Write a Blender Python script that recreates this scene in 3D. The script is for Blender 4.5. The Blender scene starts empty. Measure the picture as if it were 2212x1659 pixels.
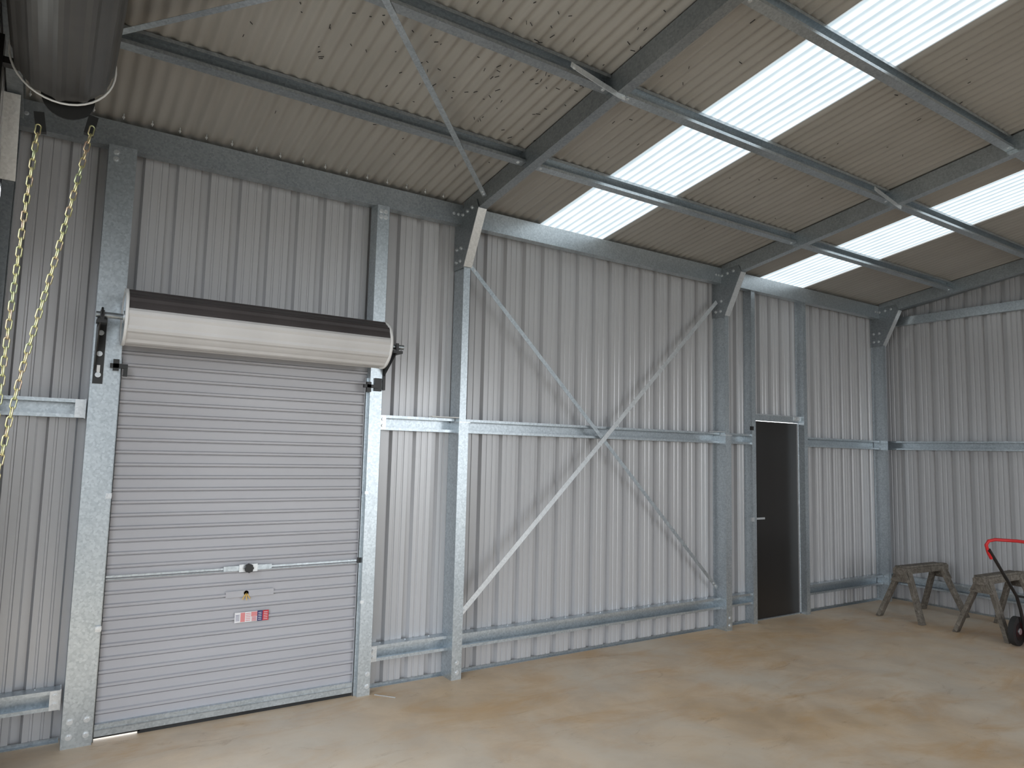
import bpy, bmesh, math, random
from mathutils import Vector, Matrix
random.seed(3)
sc=bpy.context.scene
V=Vector
# ------------------------------------------------------------------ constants
D=4.747; H=1.65; TP=0.154; XE=8.66; XW=-0.32; YN=-4.747
def zs(y): return 3.575+TP*(4.627-abs(y))
# ------------------------------------------------------------------ materials
def mat(name):
    m=bpy.data.materials.new(name); m.use_nodes=True
    nt=m.node_tree; b=nt.nodes['Principled BSDF']; return m,nt,b
def noise(nt,scale,detail=4,vec=None,rough=.55,dist=0):
    n=nt.nodes.new('ShaderNodeTexNoise'); n.inputs['Scale'].default_value=scale
    n.inputs['Detail'].default_value=detail; n.inputs['Roughness'].default_value=rough
    n.inputs['Distortion'].default_value=dist
    if vec is not None: nt.links.new(vec,n.inputs['Vector'])
    return n
def ramp(nt,fac,stops):
    r=nt.nodes.new('ShaderNodeValToRGB'); e=r.color_ramp.elements
    while len(e)<len(stops): e.new(.5)
    for i,(p,c) in enumerate(stops):
        e[i].position=p; e[i].color=(*c,1) if len(c)==3 else c
    nt.links.new(fac,r.inputs['Fac']); return r
def coords(nt,scale=(1,1,1)):
    t=nt.nodes.new('ShaderNodeTexCoord'); m=nt.nodes.new('ShaderNodeMapping')
    m.inputs['Scale'].default_value=scale
    nt.links.new(t.outputs['Object'],m.inputs['Vector']); return m.outputs['Vector']
def bump(nt,b,h,strength=.3,dist=.01):
    n=nt.nodes.new('ShaderNodeBump'); n.inputs['Strength'].default_value=strength; n.inputs['Distance'].default_value=dist
    nt.links.new(h,n.inputs['Height']); nt.links.new(n.outputs['Normal'],b.inputs['Normal'])
def painted(name,c1,c2,rough=.45,metal=0,scale=(1,1,.15),sc_=3,spec=.5):
    m,nt,b=mat(name); v=coords(nt,scale); n=noise(nt,sc_,5,v)
    r=ramp(nt,n.outputs['Fac'],[(.3,c1),(.7,c2)])
    nt.links.new(r.outputs['Color'],b.inputs['Base Color'])
    b.inputs['Roughness'].default_value=rough; b.inputs['Metallic'].default_value=metal
    b.inputs['Specular IOR Level'].default_value=spec
    return m
def galv(name,a,c,rough=.38,metal=.75):
    m,nt,b=mat(name); v=coords(nt)
    vo=nt.nodes.new('ShaderNodeTexVoronoi'); vo.inputs['Scale'].default_value=85; nt.links.new(v,vo.inputs['Vector'])
    n=noise(nt,3,3,coords(nt,(1,1,.35)))
    mx=nt.nodes.new('ShaderNodeMix'); mx.data_type='FLOAT'; mx.inputs[0].default_value=.5
    nt.links.new(vo.outputs['Color'],mx.inputs[2]); nt.links.new(n.outputs['Fac'],mx.inputs[3])
    r=ramp(nt,mx.outputs[0],[(.2,a),(.8,c)])
    nt.links.new(r.outputs['Color'],b.inputs['Base Color'])
    b.inputs['Roughness'].default_value=rough
    b.inputs['Metallic'].default_value=metal
    return m
M={}
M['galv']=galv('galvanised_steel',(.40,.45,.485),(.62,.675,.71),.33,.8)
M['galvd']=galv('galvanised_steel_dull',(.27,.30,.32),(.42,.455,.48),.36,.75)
M['galvb']=galv('galvanised_bright',(.62,.65,.67),(.80,.83,.85),.32,.65)
M['clad']=painted('wall_sheet_paint',(.485,.487,.50),(.515,.517,.53),.24,.12,(.8,.8,.1),1.5,.6)
M['roof']=painted('roof_sheet_paint',(.325,.31,.285),(.375,.36,.335),.42,0,(1,.2,1),5)
M['curt']=painted('shutter_curtain_paint',(.395,.39,.41),(.435,.43,.45),.34,0,(.3,1,2),3)
M['drumw']=painted('shutter_roll_cream',(.54,.53,.525),(.61,.60,.595),.4)
M['drumd']=painted('shutter_roll_charcoal',(.045,.039,.04),(.065,.057,.058),.35)
M['bigd']=painted('large_roll_charcoal',(.05,.048,.047),(.075,.072,.07),.4)
M['door']=painted('door_charcoal_paint',(.017,.015,.014),(.022,.02,.019),.3)
M['black']=painted('black_painted_steel',(.012,.012,.012),(.022,.022,.022),.4)
M['rubber']=painted('black_rubber',(.012,.012,.012),(.03,.03,.03),.8)
M['red']=painted('red_paint',(.6,.02,.025),(.7,.035,.04),.35)
M['white']=painted('white_plastic',(.75,.75,.74),(.82,.82,.81),.5)
M['stickw']=painted('label_white',(.7,.69,.7),(.75,.74,.75),.5)
M['stickr']=painted('label_red',(.5,.02,.03),(.6,.04,.06),.5)
M['stickb']=painted('label_navy',(.02,.02,.1),(.04,.03,.16),.5)
M['stickp']=painted('label_pink',(.65,.22,.22),(.7,.27,.27),.5)
M['brass']=painted('brass',(.55,.36,.1),(.7,.5,.18),.35,.8)
m,nt,b=mat('yellow_zinc_chain'); v=coords(nt); n=noise(nt,14,3,v)
r=ramp(nt,n.outputs['Fac'],[(.35,(.60,.44,.33)),(.5,(.62,.58,.30)),(.65,(.48,.53,.32))])
nt.links.new(r.outputs['Color'],b.inputs['Base Color']); b.inputs['Metallic'].default_value=.8; b.inputs['Roughness'].default_value=.3
M['chain']=m
# concrete
m,nt,b=mat('stained_concrete'); v=coords(nt,(1,1,1))
n1=noise(nt,.55,6,v,.6,.6); n2=noise(nt,2.2,8,v,.65,.3); n3=noise(nt,40,4,v,.7)
v2=coords(nt,(1.0,2.4,1)); n4=noise(nt,1.3,7,v2,.66,1.0)
r1=ramp(nt,n1.outputs['Fac'],[(.36,(.68,.57,.45)),(.52,(.67,.52,.37)),(.66,(.64,.46,.28))])
r2=ramp(nt,n2.outputs['Fac'],[(.35,(.80,.78,.76)),(.6,(1.04,1.03,1.01))])
mx=nt.nodes.new('ShaderNodeMix'); mx.data_type='RGBA'; mx.blend_type='MULTIPLY'; mx.inputs[0].default_value=.9
nt.links.new(r1.outputs['Color'],mx.inputs[6]); nt.links.new(r2.outputs['Color'],mx.inputs[7])
r4=ramp(nt,n4.outputs['Fac'],[(.48,(0,0,0)),(.70,(1,1,1))])
mf=nt.nodes.new('ShaderNodeMath'); mf.operation='MULTIPLY'; mf.inputs[1].default_value=.75
nt.links.new(r4.outputs['Color'],mf.inputs[0])
mx2=nt.nodes.new('ShaderNodeMix'); mx2.data_type='RGBA'; nt.links.new(mf.outputs[0],mx2.inputs[0])
nt.links.new(mx.outputs[2],mx2.inputs[6]); mx2.inputs[7].default_value=(.57,.35,.16,1)
n5=noise(nt,.8,5,coords(nt,(1.3,1,1)),.6,.4)
r5=ramp(nt,n5.outputs['Fac'],[(.46,(0,0,0)),(.66,(.6,.6,.6))])
mx3=nt.nodes.new('ShaderNodeMix'); mx3.data_type='RGBA'; nt.links.new(r5.outputs['Color'],mx3.inputs[0])
nt.links.new(mx2.outputs[2],mx3.inputs[6]); mx3.inputs[7].default_value=(.67,.60,.50,1)
n6=noise(nt,3.6,9,coords(nt,(.8,1.7,1)),.78,1.0); r7=ramp(nt,n6.outputs['Fac'],[(.58,(1,1,1)),(.76,(.66,.58,.5))])
mx4=nt.nodes.new('ShaderNodeMix'); mx4.data_type='RGBA'; mx4.blend_type='MULTIPLY'; mx4.inputs[0].default_value=1
nt.links.new(mx3.outputs[2],mx4.inputs[6]); nt.links.new(r7.outputs['Color'],mx4.inputs[7])
nt.links.new(mx4.outputs[2],b.inputs['Base Color'])
r6=ramp(nt,n2.outputs['Fac'],[(.3,(.42,)*3),(.7,(.6,)*3)]); nt.links.new(r6.outputs['Color'],b.inputs['Roughness'])
bump(nt,b,n3.outputs['Fac'],.12,.004)
M['conc']=m
m,nt,b=mat('outdoor_dirt'); v=coords(nt); n=noise(nt,2,8,v)
r=ramp(nt,n.outputs['Fac'],[(.3,(.30,.27,.22)),(.7,(.40,.37,.31))]); nt.links.new(r.outputs['Color'],b.inputs['Base Color']); b.inputs['Roughness'].default_value=.9
M['dirt']=m
m,nt,b=mat('weathered_timber'); v=coords(nt,(6,6,6)); n=noise(nt,3,9,v,.75,1.5)
r=ramp(nt,n.outputs['Fac'],[(.3,(.06,.05,.04)),(.5,(.16,.14,.115)),(.7,(.30,.27,.23))]); nt.links.new(r.outputs['Color'],b.inputs['Base Color']); b.inputs['Roughness'].default_value=.85
bump(nt,b,n.outputs['Fac'],.6,.008)
M['wood']=m
# fibreglass skylight, daylight through the sheet painted in as emission
m,nt,b=mat('emissive_fibreglass'); v=coords(nt)
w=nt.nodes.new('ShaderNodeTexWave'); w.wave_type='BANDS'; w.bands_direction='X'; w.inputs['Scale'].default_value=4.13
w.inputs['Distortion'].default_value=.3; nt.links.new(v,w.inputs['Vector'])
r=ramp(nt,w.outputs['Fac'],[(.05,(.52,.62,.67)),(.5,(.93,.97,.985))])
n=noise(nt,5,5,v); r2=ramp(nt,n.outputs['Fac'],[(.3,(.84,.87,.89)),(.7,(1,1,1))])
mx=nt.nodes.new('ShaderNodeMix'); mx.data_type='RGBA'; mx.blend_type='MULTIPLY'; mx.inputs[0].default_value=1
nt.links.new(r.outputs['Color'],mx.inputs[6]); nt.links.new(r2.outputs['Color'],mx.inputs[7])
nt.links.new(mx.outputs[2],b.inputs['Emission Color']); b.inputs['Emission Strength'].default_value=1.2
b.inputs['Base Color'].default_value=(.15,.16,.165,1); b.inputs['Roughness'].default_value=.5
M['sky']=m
# ------------------------------------------------------------------ mesh builder
class MB:
    def __init__(s): s.v=[];s.f=[];s.m=[];s.mats=[];s.sm=[]
    def mi(s,k):
        if k not in s.mats: s.mats.append(k)
        return s.mats.index(k)
    def add(s,vs,fs,k,smooth=False):
        o=len(s.v); s.v+= [tuple(p) for p in vs]; i=s.mi(k)
        for f in fs: s.f.append([o+a for a in f]); s.m.append(i); s.sm.append(smooth)
    def box(s,a,b,k):
        x0,x1=sorted((a[0],b[0]));y0,y1=sorted((a[1],b[1]));z0,z1=sorted((a[2],b[2]))
        vs=[(x,y,z) for z in (z0,z1) for y in (y0,y1) for x in (x0,x1)]
        s.add(vs,[(0,2,3,1),(4,5,7,6),(0,1,5,4),(2,6,7,3),(0,4,6,2),(1,3,7,5)],k)
    def prism(s,out,o,U,Vv,W,k,smooth=False,caps=True):
        o=V(o);U=V(U);Vv=V(Vv);W=V(W); n=len(out)
        a=[o+U*p[0]+Vv*p[1] for p in out]; b_=[p+W for p in a]
        fs=[(i,(i+1)%n,(i+1)%n+n,i+n) for i in range(n)]
        s.add(a+b_,fs,k,smooth)
        if caps: s.add(a,[list(range(n))[::-1]],k); s.add(b_,[list(range(n))],k)
    def beam(s,p,q,w,h,k,up=(0,0,1)):
        p=V(p);q=V(q);W=q-p; d=W.normalized(); r=d.cross(V(up)).normalized(); u=r.cross(d)
        s.prism([(-w/2,-h/2),(w/2,-h/2),(w/2,h/2),(-w/2,h/2)],p,r,u,W,k)
    def cyl(s,p,q,r,k,n=20,r2=None,caps=True):
        p=V(p);q=V(q);d=(q-p).normalized(); a=d.orthogonal().normalized(); b_=d.cross(a)
        if r2 is None: r2=r
        c=[(math.cos(2*math.pi*i/n),math.sin(2*math.pi*i/n)) for i in range(n)]
        A=[p+(a*x+b_*y)*r for x,y in c];B=[q+(a*x+b_*y)*r2 for x,y in c]
        s.add(A+B,[(i,(i+1)%n,(i+1)%n+n,i+n) for i in range(n)],k,True)
        if caps: s.add(A,[list(range(n))[::-1]],k); s.add(B,[list(range(n))],k)
    def tube(s,pts,r,k,n=10,closed=False):
        pts=[V(p) for p in pts]; N=len(pts); rings=[]; prev=None
        for i,p in enumerate(pts):
            if closed: t=(pts[(i+1)%N]-pts[i-1]).normalized()
            else: t=(pts[min(i+1,N-1)]-pts[max(i-1,0)]).normalized()
            a=t.orthogonal().normalized() if prev is None else (prev-t*prev.dot(t)).normalized()
            prev=a; b_=t.cross(a)
            rings.append([p+(a*math.cos(2*math.pi*j/n)+b_*math.sin(2*math.pi*j/n))*r for j in range(n)])
        vs=[q for R_ in rings for q in R_]; fs=[]
        for i in range(N if closed else N-1):
            i2=(i+1)%N
            for j in range(n): fs.append((i*n+j,i*n+(j+1)%n,i2*n+(j+1)%n,i2*n+j))
        s.add(vs,fs,k,True)
        if not closed: s.add(rings[0],[list(range(n))[::-1]],k); s.add(rings[-1],[list(range(n))],k)
    def bolt(s,p,d,k='galvb',r=.011,h=.008):
        p=V(p);d=V(d).normalized(); s.cyl(p,p+d*.002,r*1.5,k,12); s.cyl(p,p+d*h,r,k,6)
    def obj(s,name,bevel=0):
        me=bpy.data.meshes.new(name); me.from_pydata(s.v,[],s.f)
        for k in s.mats: me.materials.append(M[k])
        me.polygons.foreach_set('material_index',s.m); me.polygons.foreach_set('use_smooth',s.sm)
        me.validate(); me.update()
        bm=bmesh.new(); bm.from_mesh(me)
        bmesh.ops.recalc_face_normals(bm,faces=bm.faces); bm.to_mesh(me); bm.free()
        o=bpy.data.objects.new(name,me); sc.collection.objects.link(o)
        if bevel:
            md=o.modifiers.new('b','BEVEL'); md.width=bevel; md.segments=2; md.limit_method='ANGLE'
        return o
def empty(name):
    e=bpy.data.objects.new(name,None); sc.collection.objects.link(e); return e
def C(b,d,l=.016,t=.004):
    return [(0,0),(b,0),(b,l),(b-t,l),(b-t,t),(t,t),(t,d-t),(b-t,d-t),(b-t,d-l),(b,d-l),(b,d),(0,d)]
X3=V((1,0,0));Y3=V((0,1,0));Z3=V((0,0,1))
# ------------------------------------------------------------------ cladding
PITCH=.19
def clad_profile(a,b,ph=0):
    base=[(0,0),(.028,0),(.032,.006),(.041,.006),(.045,0),(.080,0),(.084,.006),(.093,.006),(.097,0),(.128,0),(.138,.034),(.178,.034)]
    pts=[]; i=math.floor((a-ph)/PITCH)-1
    while i*PITCH+ph<b+PITCH:
        for u,w in base: pts.append((ph+i*PITCH+u,w))
        i+=1
    out=[]
    for j in range(len(pts)-1):
        (u0,w0),(u1,w1)=pts[j],pts[j+1]
        if u1<a or u0>b: continue
        def at(u): return w0+(w1-w0)*(u-u0)/(u1-u0) if u1>u0 else w0
        if u0<a: u0,w0_=a,at(a)
        else: w0_=w0
        if not out: out.append((u0,w0_))
        if u1>b: out.append((b,at(b)))
        else: out.append((u1,w1))
    return out
def clad(mb,a,b,z0,zt,axis,pos,sgn,k='clad'):
    pr=clad_profile(a,b); vs=[]
    for u,w in pr:
        top=zt(u) if callable(zt) else zt
        for z in (z0,top):
            vs.append((u,pos+sgn*w,z) if axis=='x' else (pos+sgn*w,u,z))
    mb.add(vs,[(2*i,2*i+2,2*i+3,2*i+1) for i in range(len(pr)-1)],k)
TOPW=3.55
w=MB()
clad(w,XW,.25,0.0,TOPW,'x',D,1); clad(w,.25,1.90,2.2,TOPW,'x',D,1); clad(w,1.90,6.06,0,TOPW,'x',D,1)
clad(w,6.06,6.92,2.06,TOPW,'x',D,1); clad(w,6.92,XE,0,TOPW,'x',D,1)
w.obj('wall_back')
w=MB(); clad(w,YN,D,0,lambda y:zs(y)-.01,'y',XE,1)
w.box((XE-.004,YN,0),(XE,D,.02),'galvd'); w.obj('wall_right')
# left end wall, with the large doorway the photographer stands in
w=MB(); clad(w,3.62,D,0,lambda y:zs(y)-.01,'y',XW,-1); clad(w,-.2,3.62,3.02,lambda y:zs(y)-.01,'y',XW,-1)
clad(w,YN,-.2,0,lambda y:zs(y)-.01,'y',XW,-1); w.obj('wall_left')
# unseen side behind the photographer, open bays added for fill light
w=MB(); clad(w,XW,2.6,0,TOPW,'x',YN,-1); clad(w,2.6,XE,3.3,TOPW,'x',YN,-1); w.obj('wall_front')
w=MB(); w.box((XW-.03,YN-.04,-.12),(XE+.04,D+.04,0),'conc'); w.obj('floor')
w=MB(); w.box((-40,-40,-.2),(50,40,-.13),'dirt'); w.obj('ground')
w=MB()
for a,b in ((XW,.17),(1.95,6.0),(6.93,XE)): w.box((a,D-.03,0),(b,D-.001,.004),'galvd'); w.box((a,D-.004,0),(b,D-.001,.022),'galvd')
w.obj('trim_1')
# ------------------------------------------------------------------ corrugated roof
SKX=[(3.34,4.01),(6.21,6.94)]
def corr(name,a,b,k,side):
    mb=MB(); WL=.076; n=max(2,int((b-a)/WL*8)); ys=[4.80,2.4,0.0]
    vs=[];
    for i in range(n+1):
        x=a+(b-a)*i/n; dz=.0085*math.cos(2*math.pi*x/WL)
        for y in ys: vs.append((x,side*y,zs(y)+dz))
    m_=len(ys)
    mb.add(vs,[(i*m_+j,(i+1)*m_+j,(i+1)*m_+j+1,i*m_+j+1) for i in range(n) for j in range(m_-1)],k,True)
    return mb
allr=MB()
edges=[XW-.1]+[e for s_ in SKX for e in s_]+[XE+.1]
for side in (1,-1):
    for i in range(0,len(edges),2):
        q=corr('r',edges[i],edges[i+1],'roof',side); allr.add(q.v,q.f,'roof',True)
allr.obj('ceiling')
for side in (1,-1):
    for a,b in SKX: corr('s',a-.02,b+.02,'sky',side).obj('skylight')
w=MB()
for i in range(230):
    x=random.uniform(.2,5.2); y=random.uniform(1.8,4.2)
    if random.random()<.6: x=random.gauss(1.9,.5); y=random.gauss(3.1,.45)
    if SKX[0][0]-.1<x<SKX[0][1]+.1: continue
    z=zs(y)-.012; a=random.uniform(0,3.14); l=random.uniform(.004,.016)
    d=V((math.cos(a),math.sin(a),-math.sin(a)*TP))*l
    w.beam(V((x,y,z))-d,V((x,y,z))+d,.003,.003,'black')
w.obj('roof_insect_specks')
# ------------------------------------------------------------------ frames
FX=[XW+.01,2.555,5.53,8.41]; CW=.07; FY=D-.15
def frame(x,lower=True,depth=.15,brace=False,up='galv'):
    e=empty('steel_frame')
    for side in (1,-1):
        mb=MB()
        yb=side*(D-.002); S=V((0,-side,0))
        mb.prism(C(CW*.8,depth,.018),(x,yb,0),X3,S,Z3*3.46,up)
        if lower:
            mb.prism(C(CW+.012,depth+.008,.018),(x-.006,yb,0),X3,S,Z3*1.86,'galv')
            mb.box((x-.004,side*(FY-.012),1.86),(x+CW+.02,side*(FY+.06),1.868),'galvb')
            for z in (.05,.12):
                mb.bolt((x+.04,side*(FY-.010),z),(0,-side,0))
        o=mb.obj('column'); o.parent=e
        mb=MB()
        bot=3.397+.012; dep=zs(D)-.012-bot
        W=V((0,-side*(D-.14),TP*(D-.14)))
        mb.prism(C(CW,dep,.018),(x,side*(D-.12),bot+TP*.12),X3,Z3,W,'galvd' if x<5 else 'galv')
        o=mb.obj('rafter'); o.parent=e
        mb=MB()
        pl=[(D-.005,3.04),(FY-.01,3.04),(D-.36,3.46),(D-.33,3.53),(D-.005,3.50)]
        n=len(pl); a=[(x-.010,side*p[0],p[1]) for p in pl]; b=[(x-.005,side*p[0],p[1]) for p in pl]
        mb.add(a+b,[list(range(n)),list(range(n,2*n))]+[(i,(i+1)%n,(i+1)%n+n,i+n) for i in range(n)],'galvd')
        mb.beam((x+.025,side*(FY-.013),3.05),(x+.025,side*(D-.362),3.455),.072,.006,'galvb',up=(0,-side,-.5))
        for (yy,zz) in ((.05,3.1),(.11,3.1),(.05,3.2),(.12,3.2),(.06,3.40),(.13,3.46),(.2,3.47),(.27,3.48),(.06,3.47)):
            mb.bolt((x-.010,side*(D-yy),zz),(-1,0,0),'galvb',.010,.012)
        o=mb.obj('knee_plate'); o.parent=e
    if brace:
        y=2.925
        mb=MB(); z0=zs(y)-.1; zb=3.409+TP*(D-y)
        mb.beam((x-.34,y-.06,z0+.01),(x-.30,y-.06,z0-.0),.03,.003,'galvb',up=(0,1,0))
        mb.beam((x-.30,y-.06,z0),(x+.02,y-.05,zb-.006),.032,.004,'galvb',up=(0,1,0))
        mb.beam((x+.02,y-.05,zb-.006),(x+.06,y-.05,zb-.006),.032,.004,'galvb',up=(0,1,0))
        mb.bolt((x-.32,y-.062,z0),(0,-1,0)); mb.bolt((x+.045,y-.05,zb-.008),(0,0,-1))
        o=mb.obj('fly_brace'); o.parent=e
    return e
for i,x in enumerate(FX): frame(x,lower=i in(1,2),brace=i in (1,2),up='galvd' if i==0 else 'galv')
# purlins
PY=[3.79,2.925,2.06,1.2,.34]
for y in PY:
    mb=MB()
    for i in range(3):
        a=FX[i]+.012+CW; b=FX[i+1]-.004
        for side in (1,-1):
            top=V((0,side*y,zs(y)-.012)); Uv=V((0,-side,TP)).normalized(); Nv=V((0,side*TP,1)).normalized()
            base=top-Nv*.1+Uv*(-.055)
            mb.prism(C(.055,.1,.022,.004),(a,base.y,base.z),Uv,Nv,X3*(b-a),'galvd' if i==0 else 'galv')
            for xx in (a+.05,b-.05):
                q=V((xx,base.y,base.z))+Uv*.03
                mb.bolt(q,-Nv,'galvb',.008,.006)
    mb.obj('roof_purlin')
for side in (1,-1):
    mb=MB()
    for i in range(3):
        a=FX[i]+(.0 if i==0 else CW+.004); b=FX[i+1]-.004
        mb.prism(C(.075,.155,.018),(a,side*(D-.12),3.384),Y3*side,Z3,X3*(b-a),'galvd' if i==0 else 'galv')
        for xx in (a+.04,a+.08,b-.04,b-.08):
            mb.bolt((xx,side*(D-.12),3.46),(0,-side,0),'galvb',.008,.006)
    mb.obj('eave_beam')
mb=MB()
x=XW+.1
while x<2.5:
    mb.cyl((x,4.60,zs(4.6)-.03),(x,4.60,zs(4.6)+.005),.003,'galvb',6); mb.cyl((x,4.605,zs(4.6)-.02),(x,4.605,zs(4.6)-.012),.007,'white',8); x+=.152
mb.obj('roofing_screws')
# ------------------------------------------------------------------ girts
def girt(a,b,z,endL=False,endR=False,k='galv'):
    mb=MB()
    mb.prism(C(.085,.105,.020),(a,D-.002,z-.105),V((0,-1,0)),Z3,X3*(b-a),k)
    x=a+.1
    while x<b-.05:
        mb.cyl((x,D-.03,z),(x,D-.03,z+.004),.005,'galvb',8); x+=.19
    for f,xx,s_ in ((endL,a,1),(endR,b,-1)):
        if f:
            mb.box((xx-.003,D-.09,z-.108),(xx+.003,D-.002,z+.003),'galvb')
            mb.box((xx,D-.093,z-.104),(xx+s_*.05,D-.089,z-.001),'galvb')
            mb.bolt((xx+s_*.025,D-.093,z-.03),(0,-1,0)); mb.bolt((xx+s_*.025,D-.093,z-.075),(0,-1,0))
    return mb.obj('wall_girt')
for z in (1.89,.30):
    girt(XW+.07,.165 if z>1 else .16,z,endR=True)
    girt(1.945,2.55,z,endL=True,k='galv'); girt(2.63,5.525,z); girt(5.61,6.0,z); girt(6.93,8.40,z)
    mb=MB(); mb.prism(C(.085,.105,.020),(XE-.002,YN+.1,z-.105),V((-1,0,0)),Z3,Y3*(2*D-.15),'galv'); mb.obj('wall_girt')
mb=MB(); mb.box((2.33,D-.15,1.893),(2.56,D-.10,1.899),'white'); mb.box((5.36,D-.15,1.893),(5.53,D-.10,1.899),'galvb'); mb.obj('girt_bridging_plate')
mb=MB(); mb.prism(C(.07,.1,.018),(XE-.07,YN+.1,3.30),X3,Z3,Y3*(2*D-.25),'galv')
mb.prism(C(.05,.07,.018),(XE-.05,D-.15,zs(D)-.09),X3,Z3,V((0,-(D-.15),TP*(D-.15))),'galvd'); mb.obj('gable_beam')
# ------------------------------------------------------------------ straps
def strap(name,p,q,w_,nrm,k='galv'):
    mb=MB(); mb.beam(p,q,w_,.002,k,up=nrm)
    d=(V(q)-V(p)).normalized()
    for a,s_ in ((p,1),(q,-1)):
        for t in (.03,.07): mb.bolt(V(a)+d*s_*t-V(nrm)*.001,-V(nrm),'galvb',.007,.006)
    return mb.obj(name)
strap('wall_brace_strap',(2.60,4.60,3.08),(5.46,4.648,.40),.034,(0,1,0))
strap('wall_brace_strap',(5.47,4.644,3.19),(2.62,4.59,.47),.040,(0,1,0),'galvb')
def rb(x,y): return (x,y,zs(y)-.012-.105)
NR=(0,TP,1)
strap('roof_brace_strap',rb(2.54,4.29),rb(-.25,1.5),.034,NR)
strap('roof_brace_strap',rb(-.25,4.10),rb(2.54,1.31),.034,NR)
# ------------------------------------------------------------------ roller shutter (side wall)
e=empty('roller_shutter_door')
def child(mb,n,bev=0):
    o=mb.obj(n,bev); o.parent=e; return o
CL,CR=.295,1.86
mb=MB() # jambs
mb.prism(C(.12,.145,.02),(.175,D-.15,0),Y3,X3,Z3*3.384,'galv')
mb.prism([(0,0),(.09,0),(.09,.12),(.086,.12),(.086,.004),(.004,.004),(.004,.12),(0,.12)],(1.842,D-.15,0),X3,Y3,Z3*3.384,'galv')
for z in (.06,.14): mb.bolt((.21,D-.15,z),(0,-1,0)); mb.bolt((.29,D-.15,z),(0,-1,0)); mb.bolt((1.91,D-.15,z),(0,-1,0))
for z in (3.30,3.34): mb.bolt((.215,D-.15,z),(0,-1,0)); mb.bolt((1.87,D-.15,z),(0,-1,0)); mb.bolt((1.905,D-.15,z),(0,-1,0))
child(mb,'jambs')
mb=MB() # curtain
pts=[]; z=.085; P_=.0726; yb=4.668
while z<2.32:
    for u,w_ in ((0,0),(.0455,0),(.0475,-.006),(.0500,-.006),(.0550,.012),(.0665,.012)):
        if z+u<2.34: pts.append((z+u,w_))
    z+=P_
vs=[]
for zz,w_ in pts:
    vs.append((CL,yb-w_,zz)); vs.append((CR,yb-w_,zz))
mb.add(vs,[(2*i,2*i+1,2*i+3,2*i+2) for i in range(len(pts)-1)],'curt')
child(mb,'curtain')
mb=MB()
mb.box((CL,4.640,.022),(CR,4.672,.088),'galv'); mb.box((.55,4.646,.0),(CR,4.668,.022),'rubber'); mb.box((CL,4.646,.012),(.56,4.668,.022),'rubber'); mb.box((CL+.005,4.636,.055),(CR-.005,4.641,.062),'galvd')
child(mb,'bottom_rail')
mb=MB()
for a,b in ((CL,CL+.035),(1.825,1.86)):
    mb.box((a,4.632,.0),(b,4.638,2.14),'galv'); mb.box((a if a<1 else b-.004,4.605,0),(a+.004 if a<1 else b,4.64,2.14),'galv')
    mb.box((a if a>1 else b-.003,4.632,0),(a+.003 if a>1 else b,4.655,2.14),'galvb')
for z in (.62,1.35): mb.box((.295,4.585,z-.015),(.325,4.6,z+.015),'galvb'); mb.bolt((.31,4.585,z),(0,-1,0))
for z in (.62,1.35): mb.box((1.835,4.59,z-.01),(1.86,4.6,z+.01),'galvb')
child(mb,'guide_tracks')
def drum(mb,c,r,a0,a1,axis,kf,n=64,rip=.006,every=4):
    A=[];B=[]
    for i in range(n):
        t=2*math.pi*i/n; rr=r+(rip if (i%every) in (0,1) else 0)
        u=-math.cos(t)*rr; w_=math.sin(t)*rr
        if axis=='x': A.append((a0,c[0]+u,c[1]+w_));B.append((a1,c[0]+u,c[1]+w_))
        else: A.append((c[0]+u,a0,c[1]+w_));B.append((c[0]+u,a1,c[1]+w_))
    for i in range(n):
        j=(i+1)%n; mb.add([A[i],A[j],B[j],B[i]],[(0,1,2,3)],kf(i/n*360))
mb=MB()
DC=(4.42,2.348); DR=.15
drum(mb,DC,DR,.315,1.84,'x',lambda a:'drumd' if 9<a<170 else 'drumw',60,.008,6)
for x in (.30,1.84):
    R0=DR+.010; n=48
    ring=[(math.cos(2*math.pi*i/n),math.sin(2*math.pi*i/n)) for i in range(n)]
    vs=[]
    for xx,rr in ((x,R0),(x+.016,R0),(x+.016,R0-.02),(x,R0-.02)):
        vs+=[(xx,DC[0]+rr*c,DC[1]+rr*s_) for c,s_ in ring]
    fs=[]
    for k_ in range(4):
        for i in range(n): fs.append((k_*n+i,k_*n+(i+1)%n,((k_+1)%4)*n+(i+1)%n,((k_+1)%4)*n+i))
    mb.add(vs,fs,'white',True)
    mb.cyl((x+.006,DC[0],DC[1]),(x+.010,DC[0],DC[1]),R0-.015,'galvd',40)
    mb.cyl((x,DC[0],DC[1]),(x+.016,DC[0],DC[1]),.035,'galvb',20)
child(mb,'rolled_curtain')
mb=MB()
mb.cyl((.17,DC[0],DC[1]),(2.0,DC[0],DC[1]),.017,'galvd',16)
mb.box((.185,4.588,1.98),(.235,4.596,2.36),'black')
mb.box((.185,DC[0]-.03,2.30),(.192,4.596,2.325),'black')
mb.add([(.188,4.59,2.30),(.188,4.59,2.05),(.188,DC[0]-.03,2.30),(.194,4.59,2.30),(.194,4.59,2.05),(.194,DC[0]-.03,2.30)],[(0,1,2),(3,5,4),(0,3,4,1),(1,4,5,2),(2,5,3,0)],'black')
mb.box((.175,DC[0]-.035,2.30),(.225,DC[0]+.035,2.318),'black'); mb.box((.19,DC[0]-.03,2.318),(.21,DC[0]-.022,2.37),'black'); mb.box((.19,DC[0]+.022,2.318),(.21,DC[0]+.03,2.37),'black')
mb.tube([(.20,DC[0]-.026,2.33),(.20,DC[0]-.026,2.365),(.20,DC[0],2.385),(.20,DC[0]+.026,2.365),(.20,DC[0]+.026,2.33)],.006,'black',8)
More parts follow.
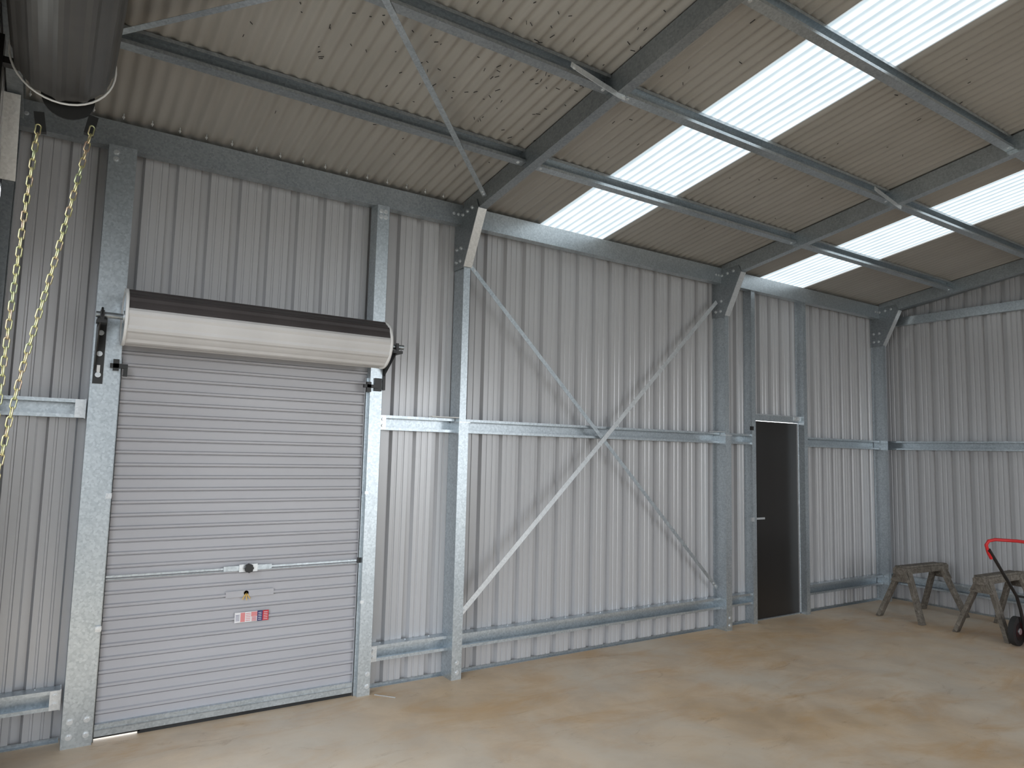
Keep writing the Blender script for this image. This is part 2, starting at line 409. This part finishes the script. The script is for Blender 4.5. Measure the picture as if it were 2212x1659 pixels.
for z in (2.03,2.15,2.27): mb.bolt((.21,4.588,z),(0,-1,0),'galvb',.010)
mb.box((.202,4.586,2.045),(.218,4.588,2.085),'white')
mb.box((1.93,4.588,2.06),(1.95,4.7,2.32),'black')
mb.add([(1.935,4.6,2.31),(1.935,4.6,2.15),(1.935,DC[0]-.04,2.31),(1.942,4.6,2.31),(1.942,4.6,2.15),(1.942,DC[0]-.04,2.31)],[(0,1,2),(3,5,4),(0,3,4,1),(1,4,5,2),(2,5,3,0)],'black')
mb.box((1.91,DC[0]-.04,2.30),(1.98,4.6,2.318),'black'); mb.box((1.935,DC[0]-.028,2.3),(1.955,DC[0]-.02,2.37),'black')
mb.box((.265,4.57,2.075),(.355,4.60,2.10),'black'); mb.box((.28,4.57,2.06),(.31,4.60,2.125),'black'); mb.box((.335,4.575,2.03),(.355,4.60,2.08),'black')
mb.box((1.79,4.57,2.07),(1.89,4.60,2.092),'black'); mb.box((1.81,4.57,2.04),(1.84,4.60,2.11),'black'); mb.box((1.87,4.58,2.05),(1.92,4.6,2.14),'black')
child(mb,'drum_brackets')
mb=MB() # lock bar
yl=4.650
mb.box((CL+.005,yl-.006,.885),(CR,yl,.897),'galv')
mb.box((CL+.01,yl-.004,.872),(CR-.005,yl+.004,.879),'galvd')
mb.box((.96,yl-.012,.876),(1.25,yl-.004,.906),'galv'); mb.box((1.05,yl-.02,.868),(1.16,yl-.010,.914),'galvb')
for i in range(8):
    a=i*math.pi/4; mb.cyl((1.105+.018*math.cos(a),yl-.045,.891+.018*math.sin(a)),(1.105+.018*math.cos(a),yl-.02,.891+.018*math.sin(a)),.010,'black',10)
mb.cyl((1.105,yl-.046,.891),(1.105,yl-.018,.891),.024,'black',16)
mb.box((1.82,yl-.02,.875),(1.85,yl-.006,.91),'black')
child(mb,'lock_bar')
mb=MB()
mb.box((.985,4.6540,.712),(1.275,4.6546,.750),'curt')
for a in (-.5,.1,.6):
    c=V((1.105,4.649,.735)); d=V((math.sin(a),0,-math.cos(a)))
    mb.cyl(c,c+V((0,.004,0)),.014,'brass',14); mb.beam(c,c+d*.045,.006,.003,'brass',up=(0,1,0))
child(mb,'taped_keys')
mb=MB() # warning label
ys=4.6535
def st(u0,u1,v0,v1,k,l=0): mb.box((1.045+u0*.205,ys-.0006*(l+1),.556+v0*.062),(1.045+u1*.205,ys,.556+v1*.062),k)
st(0,1,0,1,'stickw'); st(.17,.30,.05,.95,'stickp',1); st(.48,.66,.5,.95,'stickp',1); st(.66,.82,0,1,'stickb',1); st(.82,1,.0,1,'stickr',1)
for i in range(5):
    st(.32,.46,.12+.17*i,.18+.17*i,'stickp',1); st(.50,.64,.05+.09*i,.09+.09*i,'stickr',2); st(.03,.14,.2+.13*i,.24+.13*i,'stickb',1)
    st(.69,.79,.12+.17*i,.17+.17*i,'stickw',2); st(.85,.97,.12+.17*i,.17+.17*i,'stickw',2)
child(mb,'warning_label')
# ------------------------------------------------------------------ personnel door
e=empty('door_1')
mb=MB(); mb.box((6.07,4.735,.012),(6.875,4.775,2.035),'door'); child(mb,'door_leaf')
mb=MB()
mb.cyl((6.13,4.735,1.03),(6.13,4.70,1.03),.012,'galvb',12); mb.cyl((6.13,4.735,1.03),(6.13,4.727,1.03),.028,'galvb',20)
mb.beam((6.12,4.695,1.03),(6.25,4.695,1.03),.012,.02,'galvb'); mb.cyl((6.13,4.735,.95),(6.13,4.725,.95),.014,'galvb',12)
child(mb,'lever_handle')
mb=MB()
mb.prism(C(.06,.10,.016),(6.0,D-.002,0),X3,V((0,-1,0)),Z3*3.53,'galv')
mb.prism([(0,0),(.06,0),(.06,.1),(.0,.1)],(6.88,D-.002,0),X3,V((0,-1,0)),Z3*3.53,'galv')
mb.box((6.062,4.72,0),(6.072,4.78,2.05),'galvb'); mb.box((6.873,4.72,0),(6.882,4.78,2.05),'galvb')
mb.box((6.06,4.68,2.04),(6.88,4.745,2.11),'galv'); mb.box((6.06,4.672,2.10),(6.88,4.745,2.106),'galvb')
mb.box((6.74,4.676,2.06),(6.86,4.682,2.10),'galvb'); mb.bolt((6.77,4.676,2.08),(0,-1,0)); mb.bolt((6.83,4.676,2.08),(0,-1,0))
for z in (1.95,1.03): mb.box((5.985,4.64,z-.02),(6.02,4.66,z+.02),'black' if z>1.5 else 'galvb')
mb.box((6.07,4.72,0),(6.88,4.79,.012),'galvd')
child(mb,'door_frame')
# ------------------------------------------------------------------ large roller drum over the open end doorway
e=empty('roller_shutter_door')
mb=MB(); BC=(-.062,3.372); BR=.192
drum(mb,BC,BR,3.66,-.1,'y',lambda a:'bigd',72,.008,6)
mb.cyl((BC[0],3.64,BC[1]),(BC[0],3.655,BC[1]),BR-.01,'bigd',40)
pts=[(BC[0]+(BR+.012)*math.cos(t),3.668,BC[1]+(BR+.012)*math.sin(t)) for t in [2*math.pi*i/40 for i in range(40)]]
mb.tube(pts,.005,'white',6,True)
child(mb,'rolled_curtain')
mb=MB(); mb.cyl((BC[0],3.64,BC[1]),(BC[0],3.86,BC[1]),.02,'galvd',12)
mb.beam((XW+.02,3.78,BC[1]-.03),(BC[0]+.06,3.78,BC[1]-.03),.05,.03,'black'); mb.box((XW+.0,3.74,3.08),(XW+.03,3.82,3.45),'black')
mb.cyl((-.035,3.715,3.22),(-.035,3.74,3.22),.09,'black',30); mb.cyl((-.035,3.70,3.22),(-.035,3.71,3.22),.105,'black',30)
for s_,t_ in ((-1,3.06),(1,3.10)): mb.beam((-.035+s_*.105,3.72,t_+.06),(-.035+s_*.09,3.72,t_-.03),.03,.04,'black')
child(mb,'drum_brackets')
mb=MB()
mb.box((XW,3.60,0),(XW+.03,3.66,3.05),'galv'); mb.box((XW,-.24,0),(XW+.03,-.18,3.05),'galv')
child(mb,'guide_tracks')
def chainpts(ks):
    out=[]
    for i in range(len(ks)-1):
        a,b=V(ks[i]),V(ks[i+1]); n=30
        p0=V(ks[max(i-1,0)]);p3=V(ks[min(i+2,len(ks)-1)])
        for j in range(n):
            t=j/n; out.append(.5*((2*a)+(-p0+b)*t+(2*p0-5*a+4*b-p3)*t*t+(-p0+3*a-3*b+p3)*t**3))
    out.append(V(ks[-1])); return out
mb=MB()
K1=[(-.134,3.66,3.06),(-.155,3.66,2.65),(-.174,3.655,2.14),(-.182,3.65,1.85),(-.20,3.65,1.35),(-.215,3.65,1.05)]
K2=[(.070,3.66,3.11),(-.03,3.66,2.45),(-.122,3.655,1.89),(-.175,3.65,1.4),(-.205,3.65,1.12),(-.215,3.65,1.05)]
for ks in (K1,K2):
    pp=chainpts(ks); acc=0; last=pp[0]; step=.040; pos=[]
    for i in range(1,len(pp)):
        seg=(pp[i]-last); L=seg.length
        while acc+L>=step:
            t=(step-acc)/L; q=last+seg*t; pos.append((q,(pp[i]-pp[i-1]).normalized())); last=q; seg=pp[i]-last; L=seg.length; acc=0
        acc+=L; last=pp[i]
    for j,(q,d) in enumerate(pos):
        ang=.35+ (math.pi/2 if j%2 else 0)
        s1=V((math.cos(ang),math.sin(ang),0)); s1=(s1-d*s1.dot(d)).normalized()
        hw=.0105; loop=[]
        for k_ in range(12):
            t=2*math.pi*(k_+.5)/12; cx=math.cos(t)*hw; cz=math.sin(t)*hw+(.0135 if math.sin(t)>0 else -.0135)
            loop.append(q+s1*cx+d*cz)
        mb.tube(loop,.0034,'chain',6,True)
mb.obj('hoist_chain')
mb=MB(); mb.box((XW,3.62,1.02),(-.2,3.66,1.06),'black'); mb.obj('chain_keeper')
# ------------------------------------------------------------------ sawhorses
def sawhorse(cx,cy,rot,L=.86,Ht=.54):
    mb=MB()
    hl=L/2
    mb.prism([(-.05,-.035),(.05,-.035),(.052,.02),(.035,.036),(-.03,.038),(-.05,.02)],(-hl,0,Ht-.035),Y3,Z3,X3*L,'wood')
    mb.prism([(-.06,0),(.06,0),(.055,.014),(-.05,.016)],(-hl+.05,0.004,Ht-.004),Y3,Z3,X3*(L-.16),'wood')
    for sx in (-1,1):
        for sy in (-1,1):
            top=V((sx*(hl-.12),sy*.035,Ht-.02)); ft=V((sx*(hl-.02),sy*.23,.0))
            d=(ft-top).normalized()
            r=V((1,0,0)); r=(r-d*r.dot(d)).normalized(); n_=d.cross(r)
            vs=[]
            for p in (top,ft):
                for u,v_ in ((-1,-1),(1,-1),(1,1),(-1,1)):
                    q=p+r*u*.036+n_*v_*.019
                    if p is ft: q=q-d*(q.z/d.z)
                    vs.append(q)
            mb.add(vs,[(0,3,2,1),(4,5,6,7),(0,1,5,4),(1,2,6,5),(2,3,7,6),(3,0,4,7)],'wood')
        x=sx*(hl-.085)
        pl=[(-.06,Ht-.06),(.06,Ht-.06),(.105,Ht-.15),(-.105,Ht-.15)]
        mb.prism([(p[0],p[1]) for p in pl],(x+sx*.03,0,0),Y3,Z3,X3*.02*sx,'wood')
    o=mb.obj('sawhorse',.004); o.location=(cx,cy,0); o.rotation_euler=(0,0,rot); return o
sawhorse(7.97,4.0,-.06); sawhorse(7.98,3.25,-.03,.86,.56)
# ------------------------------------------------------------------ lawn mower at the right edge
e=empty('lawn_mower')
def TR(p): return V((7.55+p[0],2.70+p[1],p[2]))
mb=MB()
for x,r in ((-.02,.13),(.50,.10)):
    for y in (-.25,.25):
        for rr,wd,k in ((r,.045,'rubber'),(r*.62,.052,'black'),(r*.22,.062,'galvb')):
            mb.cyl(TR((x,y-wd/2,r)),TR((x,y+wd/2,r)),rr,k,28)
child(mb,'wheels')
mb=MB()
n=28; lo=[];hi=[];tp=[]
for i in range(n):
    t=2*math.pi*i/n; c,s_=math.cos(t),math.sin(t)
    sx=abs(c)**.6*(1 if c>0 else -1); sy=abs(s_)**.6*(1 if s_>0 else -1)
    lo.append(TR((.24+.27*sx,.21*sy,.07))); hi.append(TR((.24+.25*sx,.195*sy,.19))); tp.append(TR((.24+.17*sx,.13*sy,.225)))
fs=[(i,(i+1)%n,(i+1)%n+n,i+n) for i in range(n)]+[(i+n,(i+1)%n+n,(i+1)%n+2*n,i+2*n) for i in range(n)]+[list(range(2*n,3*n))]
mb.add(lo+hi+tp,fs,'red',True); child(mb,'deck')
mb=MB(); mb.cyl(TR((.24,0,.22)),TR((.24,0,.30)),.11,'black',28); mb.cyl(TR((.24,0,.30)),TR((.24,0,.345)),.10,'black',28,.075); mb.box(TR((.30,-.06,.23)),TR((.40,.06,.31)),'black'); mb.cyl(TR((.12,.11,.22)),TR((.12,.11,.30)),.02,'black',12)
child(mb,'engine')
mb=MB()
for y in (-.2,.2):
    mb.tube([TR((.02,y,.14)),TR((-.05,y,.33)),TR((-.12,y,.46)),TR((-.55,y,.84)),TR((-.62,y,.90))],.014,'black',10)
mb.tube([TR((-.12,-.2,.46)),TR((-.12,.2,.46))],.010,'black',8)
child(mb,'handle_tubes')
mb=MB()
mb.tube([TR((-.55,.215,.82)),TR((-.60,.215,.87)),TR((-.635,.215,.94)),TR((-.62,.20,.975)),TR((-.59,.16,.99)),TR((-.57,0,.995)),TR((-.59,-.16,.99)),TR((-.62,-.20,.975)),TR((-.635,-.215,.94)),TR((-.60,-.215,.87)),TR((-.55,-.215,.82))],.014,'red',10)
child(mb,'handle_grip')
mb=MB(); mb.beam((1.96,4.58,.003),(2.06,4.46,.003),.007,.004,'galvb'); mb.obj('metal_offcut')
# ------------------------------------------------------------------ world + portals
wd=bpy.data.worlds.new('sky'); sc.world=wd; wd.use_nodes=True; nt=wd.node_tree; bg=nt.nodes['Background']
tc=nt.nodes.new('ShaderNodeTexCoord'); sp=nt.nodes.new('ShaderNodeSeparateXYZ'); nt.links.new(tc.outputs['Generated'],sp.inputs[0])
r=ramp(nt,sp.outputs['Z'],[(0.0,(.94,.97,1.0)),(.6,(.78,.88,1.0))]); nt.links.new(r.outputs['Color'],bg.inputs['Color']); bg.inputs['Strength'].default_value=4.9
def portal(name,loc,rot,sx,sy):
    l=bpy.data.lights.new(name,'AREA'); l.shape='RECTANGLE'; l.size=sx; l.size_y=sy; l.cycles.is_portal=True
    o=bpy.data.objects.new(name,l); o.location=loc; o.rotation_euler=rot; sc.collection.objects.link(o)
portal('opening_daylight',(XW-.05,1.7,1.5),(0,math.radians(-90),0),3.0,3.8)
portal('opening_daylight',(5.63,YN-.05,1.65),(math.radians(90),0,0),6.06,3.3)  # portal across the front bays opened up for fill light
# ------------------------------------------------------------------ camera
yaw,p,rl=.5812,.0967,.0238
F=V((math.sin(yaw)*math.cos(p),math.cos(yaw)*math.cos(p),math.sin(p)))
R0=V((math.cos(yaw),-math.sin(yaw),0)); U0=R0.cross(F)
R=R0*math.cos(rl)+U0*math.sin(rl); U=-R0*math.sin(rl)+U0*math.cos(rl)
cd=bpy.data.cameras.new('camera'); cd.sensor_width=36; cd.lens=1515.3/2212*36; cd.clip_start=.05
co=bpy.data.objects.new('camera',cd); sc.collection.objects.link(co)
mw=Matrix(((R.x,U.x,-F.x,0),(R.y,U.y,-F.y,0),(R.z,U.z,-F.z,H),(0,0,0,1))); co.matrix_world=mw
sc.camera=co
sc.view_settings.view_transform='Standard'
